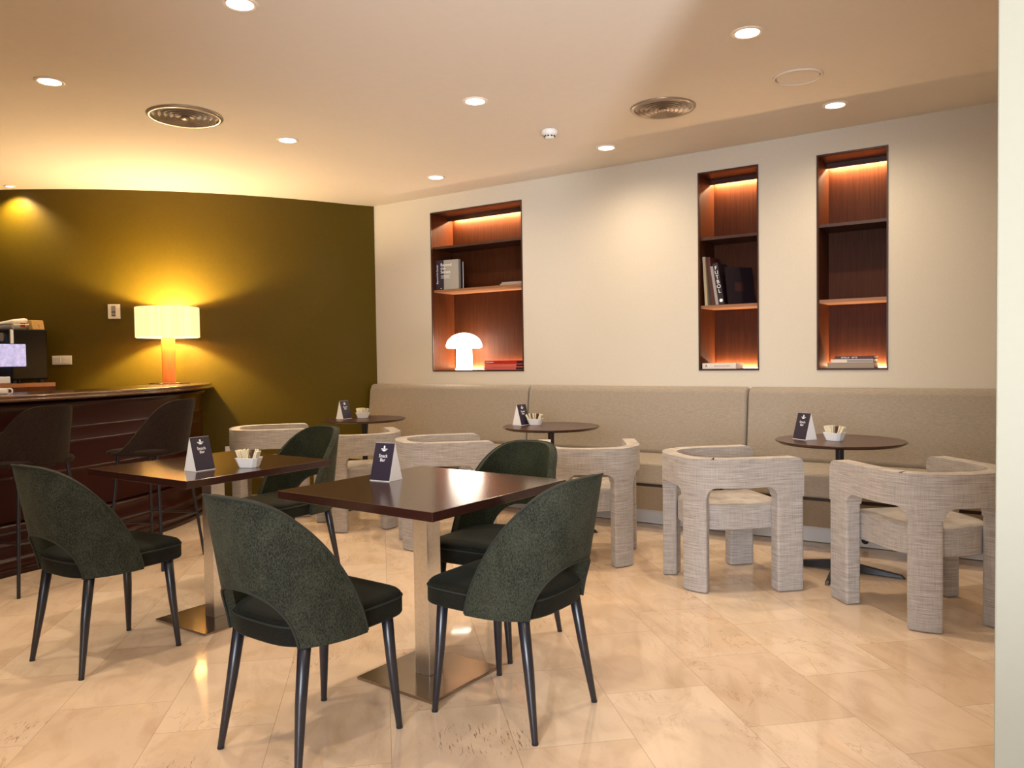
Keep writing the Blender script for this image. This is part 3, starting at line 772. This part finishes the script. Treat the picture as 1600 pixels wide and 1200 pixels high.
# ------------------------------------------------------------------ bar counter
BP = catmull([(-4.82, -.2, 0), (-4.85, .7, 0), (-4.92, 1.45, 0), (-4.99, 2.08, 0), (-5.06, 2.55, 0), (-5.22, 3.09, 0), (-5.48, 3.64, 0), (-5.80, 4.02, 0), (-6.10, 4.27, 0), (-6.29, 4.385, 0)], 8)
t = empty('bar_counter', (0, 0, 0), 0, 'curved dark mahogany bar counter with moulded edge against the olive wall', 'bar counter')
bm = bmesh.new()
sweep(bm, BP, [(-.04, .30), (-.06, .315), (-.06, .56), (-.052, .565), (-.052, .575), (-.06, .58), (-.06, .74), (-.052, .745), (-.052, .755), (-.06, .76), (-.06, .83), (-.053, .835), (-.053, .845), (-.06, .85), (-.06, .965), (-.03, .985), (-.03, 1.022), (-.46, 1.022), (-.46, .30)])
offwall(bm); mk('front_panel', bm, M_BAR, t, smooth=True)
bm = bmesh.new()
sweep(bm, BP, [(0, 0), (0, .03), (-.008, .034), (-.008, .045), (.006, .055), (.010, .085), (-.004, .10), (-.02, .105), (-.02, .15), (-.008, .16), (-.008, .185), (-.03, .20), (-.03, .27), (-.018, .28), (-.022, .295), (-.04, .30), (-.46, .30), (-.46, 0)])
offwall(bm); mk('base_moulding', bm, M_BAR, t, smooth=True)
bm = bmesh.new()
sweep(bm, BP, [(.010, 1.022), (.040, 1.026), (.046, 1.036), (.038, 1.043), (.020, 1.046), (.024, 1.052), (.024, 1.060), (.012, 1.067), (-.46, 1.067), (-.46, 1.022)])
offwall(bm); mk('countertop', bm, M_BARTOP, t, smooth=True)

# bar lamp
BZ = 1.067
LX, LY = -6.215, 3.965
t = empty('table_lamp', (LX, LY, BZ), 0, 'lit drum-shade table lamp with orange wooden column on the bar', 'lamp')
M_ORANGE = woodm('orange_wood', (.50, .14, .035), (.66, .24, .07), .4, 'Z', 5)
M_SHADE, nt, b = nmat('pleated_lit_shade')
b.inputs['Base Color'].default_value = (.75, .55, .25, 1); b.inputs['Roughness'].default_value = .9
tc = ND(nt, 'ShaderNodeTexCoord'); wv = ND(nt, 'ShaderNodeTexNoise', i_Scale=1.0, i_Detail=2.0); mp = ND(nt, 'ShaderNodeMapping'); mp.inputs['Scale'].default_value = (70, 70, .5)
nt.links.new(tc.outputs['Object'], mp.inputs[0]); nt.links.new(mp.outputs[0], wv.inputs['Vector'])
r = ramp(nt, [(.35, (1.0, .60, .22)), (.65, (1.0, .74, .36))]); nt.links.new(wv.outputs['Fac'], r.inputs[0])
nt.links.new(r.outputs[0], b.inputs['Emission Color']); b.inputs['Emission Strength'].default_value = 0.72
mk('base_disc', LT([(0, 0), (.165, 0), (.168, .004), (.165, .008), (0, .008)], 56), M_BARTOP, t, smooth=True)
mk('column', LT([(0, .008), (.053, .008), (.055, .012), (.055, .398), (.05, .402), (0, .402)], 40), M_ORANGE, t, smooth=True)
mk('shade', LT([(.250, .395), (.256, .398), (.256, .652), (.250, .655), (.247, .650), (.247, .400), (.250, .395)], 120, ripple=.003, nr=60), M_SHADE, t, smooth=True)
bm = bmesh.new()
for k in range(3): tube(bm, [(0, 0, .405), (.247*cos(2.1*k), .247*sin(2.1*k), .405)], .0025, 6)
mk('shade_spider', bm, M_BLACK, t)
M_BULB = plain('lamp_bulb', (1, .8, .5), .4, emit=(1, .7, .35), es=12)
mk('bulb', LT([(0, .402), (.015, .405), (.018, .43), (.034, .465), (.034, .485), (.02, .51), (0, .515)], 24), M_BULB, t, smooth=True)
l = bpy.data.lights.new('bar_lamp_light', 'POINT'); l.energy = 68; l.color = (1.0, .77, .44); l.shadow_soft_size = .035
o = bpy.data.objects.new('bar_lamp_light', l); COL.objects.link(o); o.location = (LX, LY, BZ+.56)

# wall fittings on the olive wall
def onwall(x, y):
    a = math.atan2(y-CY, x-CX); return Vector((CX+CR*cos(a), CY+CR*sin(a), 0)), a
def wallbox(name, x, y, z, w, h, d, label, cat):
    p, a = onwall(x, y); t = empty(name, (p.x, p.y, z), a+pi/2, label, cat)
    # local: +y into the wall, -y to the room
    mk('plate', rbox(-w/2, w/2, -d, .004, -h/2, h/2, .003, 2), M_WHITE, t, smooth=True); return t
t = wallbox('thermostat', -6.795, 3.826, 1.707, .098, .128, .022, 'white rectangular thermostat with display on the olive wall', 'thermostat')
mk('display', BX(-.02, .016, -.0232, -.0215, -.045, .05), M_SIL, t)
bm = bmesh.new()
for k in range(3): box(bm, -.016+.011*k, -.009+.011*k, -.0242, -.0230, -.012, .002)
for k in range(3): box(bm, -.016+.011*k, -.008+.011*k, -.0242, -.0230, -.04, -.030)
mk('buttons', bm, M_BLACK, t)
t = wallbox('light_switch', -7.14, 3.535, 1.281, .165, .080, .012, 'white double light switch beside the coffee machine', 'light switch')
for s in (-1, 1): mk('rocker', rbox(s*.036-.030, s*.036+.030, -.016, -.010, -.028, .028, .002, 2), M_WHITE, t)
t = wallbox('wall_socket', -6.18, 4.53, .426, .08, .08, .010, 'white wall outlet low on the olive wall behind the left table', 'power outlet')
mk('socket', LT([(0, .011), (.02, .011), (.022, .013), (.024, .0095), (0, .0095)], 24, M=frameM((0, 0, 0), (1, 0, 0), (0, 0, 1))), M_WHITE, t)

# ------------------------------------------------------------------ back counter and coffee machine
def ray_at(px, py, depth):
    d = FW + RT*(px-800)/F_PX - UP*(py-600)/F_PX
    return Vector((0, 0, EYE)) + d*depth
MC = Vector((-7.015, 3.355, 0))                   # rear right corner of the machine
ux = Vector((.995, .10, 0)).normalized()        # machine's right
uy = Vector((-.10, .995, 0)).normalized()         # towards its rear
t = empty('back_counter', (MC.x, MC.y, 0), math.atan2(ux.y, ux.x), 'brown wooden back counter behind the bar under the coffee machine', 'counter')
def wall_prism(x0, x1, yf, z0, z1, inset=0.0):
    """box whose rear follows the curved wall, in the counter's own frame"""
    bm = bmesh.new(); pts = [(x0, yf), (x1, yf)]
    for k in range(17):
        x = x1+(x0-x1)*k/16; lo, hi = yf, .3
        for _ in range(30):
            y = (lo+hi)/2; p = MC+ux*x+uy*y
            if sqrt((p.x-CX)**2+(p.y-CY)**2) > CR+.006+inset: lo = y
            else: hi = y
        pts.append((x, min(lo, .03)))
    A_ = [bm.verts.new((x, y, z0)) for x, y in pts]; B_ = [bm.verts.new((x, y, z1)) for x, y in pts]
    n = len(pts)
    for i in range(n): bm.faces.new((A_[i], A_[(i+1) % n], B_[(i+1) % n], B_[i]))
    bm.faces.new(A_[::-1]); bm.faces.new(B_); return bm
mk('carcass', wall_prism(-.95, .04, -.56, 0, 1.060), M_BAR, t)
mk('worktop', wall_prism(-.95, .045, -.58, 1.060, 1.092), M_SHELF, t)
mk('end_panel', BX(.04, .055, -.54, -.02, .0, 1.055), M_NICHE, t)
t = empty('coffee_machine', (MC.x, MC.y, 1.092), math.atan2(ux.y, ux.x), 'black boxy espresso machine at the left edge behind the bar', 'coffee machine')
M_MBLK = plain('machine_black', (.003, .003, .003), .5, spec=.2)
M_CHROME = plain('chrome', (.75, .75, .78), .12, metal=1)
M_TANK = plain('lavender_tank_glow', (.42, .40, .62), .15, var=.45, scale=26, emit=(.45, .5, .9), es=.35)  # faint emission imitates light caught in the tank, which is no lamp
mk('housing', rbox(-.43, 0, -.30, 0, .03, .45, .012, 3), M_MBLK, t, smooth=True)
for x in (-.38, -.05):
    for y in (-.26, -.04): mk('foot', LT([(0, 0), (.02, 0), (.022, .032), (0, .032)], 16, cx=x, cy=y), M_BLACK, t)
mk('chrome_trim', BX(-.012, .0035, -.306, -.282, .33, .445), M_CHROME, t)
mk('water_tank', rbox(-.28, .006, -.40, -.185, .14, .325, .006, 2), M_TANK, t)
mk('dial', LT([(0, .0), (.035, 0), (.035, .02), (0, .022)], 28, M=frameM((-.10, -.300, .385), (1, 0, 0), (0, 0, 1))), M_CHROME, t)
mk('drip_tray', rbox(-.41, -.02, -.42, -.30, .0, .06, .006, 2), M_CHROME, t)
wire = []
bm = bmesh.new()
for y in (-.26, -.05): tube(bm, catmull([(-.34, y, .45), (-.34, y, .485), (-.31, y, .492), (-.06, y, .492), (-.035, y, .48), (-.03, y, .45)], 4), .004, 6)
tube(bm, [(-.31, -.26, .492), (-.31, -.05, .492)], .004, 6); tube(bm, [(-.06, -.26, .492), (-.06, -.05, .492)], .004, 6)
mk('cup_rail', bm, M_CHROME, t)
Mz = Matrix.Translation(MC) @ Matrix.Rotation(math.atan2(ux.y, ux.x), 4, 'Z')
def atm(x, y, z): return Mz@Vector((x, y, z))
t = empty('paper_bag', atm(-.16, -.14, 1.5435), math.atan2(ux.y, ux.x), 'crumpled white paper bag with a red mark on top of the coffee machine', 'bag')
bm = rbox(-.20, .07, -.10, .05, 0, .085, .03, 3)
for v_ in bm.verts: v_.co.z *= 1+.18*sin(14*v_.co.x)+.1*sin(23*v_.co.y); v_.co.z = max(0, v_.co.z)
mk('sack', bm, M_PAPER, t, smooth=True)
mk('red_mark', BX(.07, .0712, -.03, .01, .02, .055), M_RED, t)
t = empty('carton', atm(-.055, -.055, 1.5435), math.atan2(ux.y, ux.x), 'small yellow carton beside the white bag on the coffee machine', 'box')
bm = BX(-.035, .030, -.05, .05, 0, .08)
for v_ in bm.verts:
    if v_.co.z > .05 and v_.co.x > 0: v_.co.x -= .02
mk('carton_body', bm, plain('yellow_carton', (.70, .46, .16), .6), t, bevel=.003)
# white handled jug behind the bar at the left edge
p = ray_at(2, 607, 4.75)
t = empty('white_jug', (p.x, p.y, BZ), .3, 'white handled jug on the bar top at the left edge', 'jug')
mk('body', LT([(0, 0), (.030, 0), (.036, .008), (.037, .03), (.034, .036), (.030, .036), (.03, .008), (0, .006)], 32), M_CERAM, t, smooth=True)
mk('handle', TB(catmull([(.030, .015, .032), (.05, .02, .033), (.058, .024, .022), (.055, .023, .003)], 6), .0045, 8), M_CERAM, t, smooth=True)

# ------------------------------------------------------------------ bar stools
def stool_pos(u, z, s):
    h = max(0, (z-.70)/.32); th = .018
    w = .235 - .02*h - (th if s else 0); yb_ = -.19 - .07*h + (th if s else 0)
    a = u*pi/2
    return Vector((w*spow(sin(a), .95), yb_ + (.31)*(1-spow(cos(a), 1.05)), z))
def make_stool():
    t = empty('bar_stool', (0, 0, 0), 0, '', 'bar stool', 'brown shell bar stools at the bar')
    us = [-1+2*i/48 for i in range(49)]
    cols = []
    for u in us:
        zt = 1.0
        for _ in range(30):
            y = stool_pos(u, zt, 0).y; k = min(1, max(0, (y+.262)/.365))**1.15
            zt = .5*zt + .5*(.708 + .312*(1-k*k*(3-2*k)))
        cols.append((u, .695, zt))
    mk('shell_back', strip(cols, stool_pos, 8), M_BROWNF, t, smooth=True, bevel=.006)
    bm = bmesh.new(); pts = []
    for i in range(48):
        a = 2*pi*i/48; n = .6
        pts.append((.215*spow(cos(a), n), .03+(.225 if sin(a) > 0 else .205)*spow(sin(a), n)))
    lv = [(.685, .90), (.69, .97), (.708, 1.0), (.722, .97), (.728, .85), (.726, .5)]
    rings = [[bm.verts.new((x*s, .03+(y-.03)*s, z-(.015*max(0, (y-.16)/.1) if z > .7 else 0))) for x, y in pts] for z, s in lv]
    for A_, B_ in zip(rings, rings[1:]):
        for i in range(48): bm.faces.new((A_[i], A_[(i+1) % 48], B_[(i+1) % 48], B_[i]))
    bm.faces.new(rings[0][::-1]); bm.faces.new(rings[-1])
    mk('seat', bm, M_BROWNF, t, smooth=True)
    mk('seat_plate', BX(-.12, .12, -.10, .14, .672, .688), M_BLACK, t, bevel=.003)
    for sx in (-1, 1):
        for ty, fy in ((.15, .20), (-.12, -.185)):
            mk('leg', TB([(sx*.14, ty, .688), (sx*.205, fy, 0)], [.010, .009], 12), M_BLACK, t, smooth=True)
    f = .28/.688; q = lambda a, b_: a+(b_-a)*(1-f)
    C4 = [(-q(.14, .205), q(.15, .20), .28), (q(.14, .205), q(.15, .20), .28), (q(.14, .205), q(-.12, -.185), .28), (-q(.14, .205), q(-.12, -.185), .28)]
    bm = bmesh.new()
    for i in range(4): tube(bm, [C4[i], C4[(i+1) % 4]], .006, 8)
    mk('footrest', bm, M_BLACK, t)
    return t
st = make_stool(); st.location = (-4.70, 2.13, 0); st.rotation_euler = (0, 0, math.atan2(-.15, -.98)-pi/2); st['label'] = 'brown shell-backed bar stool on the left, seen from behind'
dup(st, (-4.56, 2.80, 0), math.atan2(-.36, -.93)-pi/2, 'brown shell-backed bar stool on the right, seen side-on')

# ------------------------------------------------------------------ table tents, sugar bowls, packets
def make_tent():
    t = empty('menu_tent', (0, 0, 0), 0, '', 'table sign', 'triangular card signs on the tables')
    w, d, h = .050, .043, .152
    bm = bmesh.new()
    v = [bm.verts.new(p) for p in [(-w, -d, 0), (w, -d, 0), (w, d, 0), (-w, d, 0), (-w, 0, h), (w, 0, h)]]
    for f in ((0, 1, 5, 4), (2, 3, 4, 5), (0, 3, 2, 1), (1, 2, 5), (0, 4, 3)): bm.faces.new([v[i] for i in f])
    mk('card', bm, M_PAPER, t)
    n = Vector((0, -h, d)).normalized(); upv = Vector((0, d, h)).normalized()
    for sgn in (1, -1):
        M0 = frameM((0, -sgn*d, 0), (sgn, 0, 0), (0, sgn*d, h))
        bm = bmesh.new(); box(bm, -w+.0005, w-.0005, .003, sqrt(d*d+h*h)-.001, .0, .0009, M=M0)
        pn = mk('printed_face', bm, M_NAVY, t)
        H = sqrt(d*d+h*h)
        Mt = lambda x, y: M0@Matrix.Translation((x, y, .0012))
        bm = bmesh.new()
        lathe(bm, [(0, .0009), (.004, .0009), (.004, .0014), (0, .0014)], 16, sy=1.6, M=Mt(0, H*.885)@Matrix.Translation((0, 0, -.0009)))
        for k, (ww, yy) in enumerate(((.016, .835), (.011, .805), (.006, .785))):
            box(bm, -ww, ww, H*yy-.0016, H*yy+.0016, .0009, .0014, M=M0)
        mk('emblem', bm, M_INK, pn)
        text('Snack\nBar', .0195, M_INK, pn, Mt(0, H*.60))
    return t
tn = make_tent()
TN = [(-2.205, 2.360, 4, 'navy triangular menu sign standing on the central square table'),
      (-3.175, 2.165, 91, 'navy triangular menu sign with white end on the left square table'),
      (-1.095, 4.665, -33, 'black triangular menu sign on the right-hand round table'),
      (-3.135, 4.805, 83, 'triangular menu sign seen almost edge-on on the middle round table'),
      (-4.86, 4.70, 90, 'triangular menu sign on the far corner round table')]
for i, (x, y, a, lb) in enumerate(TN):
    if i == 0: tn.location = (x, y, .7505); tn.rotation_euler = (0, 0, radians(a)); tn['label'] = lb
    else: dup(tn, (x, y, .7505), radians(a), lb)
def make_bowl():
    t = empty('sugar_bowl', (0, 0, 0), 0, '', 'bowl', 'white sugar packet bowls')
    bm = bmesh.new()
    def rr(a, b_, c): return [(-a+c, -b_), (a-c, -b_), (a, -b_+c), (a, b_-c), (a-c, b_), (-a+c, b_), (-a, b_-c), (-a, -b_+c)]
    lv = [(.042, .030, 0), (.057, .042, .046), (.0535, .0385, .046), (.039, .027, .005)]
    rings = [[bm.verts.new((x, y, z)) for x, y in rr(a, b_, .014)] for a, b_, z in lv]
    for A_, B_ in zip(rings, rings[1:]):
        for i in range(8): bm.faces.new((A_[i], A_[(i+1) % 8], B_[(i+1) % 8], B_[i]))
    bm.faces.new(rings[0][::-1]); bm.faces.new(rings[-1])
    mk('dish', bm, M_CERAM, t, bevel=.0015)
    return t
bw = make_bowl()
BW = [(-3.045, 2.335, 25, 'left square table', 'white sugar bowl full of packets on the left square table'),
      (-.935, 4.665, -20, 'right-hand round table', 'white sugar bowl on the right-hand round table'),
      (-3.035, 4.840, 10, 'middle round table', 'white sugar bowl beside the menu sign on the middle round table'),
      (-4.775, 4.835, 15, 'far corner round table', 'white sugar bowl on the far corner round table')]
pk_white = mk('sugar_packet', BX(-.014, .014, -.0025, .0025, 0, .078), M_CREAMP, bevel=.0012)
pk_brown = mk('sugar_packet', BX(-.014, .014, -.0025, .0025, 0, .075), M_BROWNP, bevel=.0012)
first_w = first_b = True
for i, (x, y, a, tb, lb) in enumerate(BW):
    if i == 0: bw.location = (x, y, .7505); bw.rotation_euler = (0, 0, radians(a)); bw['label'] = lb
    else: dup(bw, (x, y, .7505), radians(a), lb)
    Mb = Matrix.Translation((x, y, .7505)) @ Matrix.Rotation(radians(a), 4, 'Z')
    for k in range(9):
        brown = (k == 5) or (k == 2 and i == 2)
        src = pk_brown if brown else pk_white
        if brown and first_b: o = src; first_b = False
        elif not brown and first_w: o = src; first_w = False
        else: o = src.copy(); COL.objects.link(o)
        lx = -.030+.0075*k
        M_ = Mb @ Matrix.Translation((lx, random.uniform(-.008, .008), .008)) @ Matrix.Rotation(radians(90+random.uniform(-18, 18)), 4, 'Z') @ Matrix.Rotation(radians((k-4)*6.5), 4, 'X') @ Matrix.Rotation(radians(random.uniform(-14, 14)), 4, 'Y')
        o.matrix_world = M_
        tag(o, ('brown sugar packet standing in the white bowl on the %s' if brown else 'cream paper sugar packet standing in the white bowl on the %s') % tb, 'sugar packet', ('brown' if brown else 'cream') + ' sugar packets on the ' + tb)
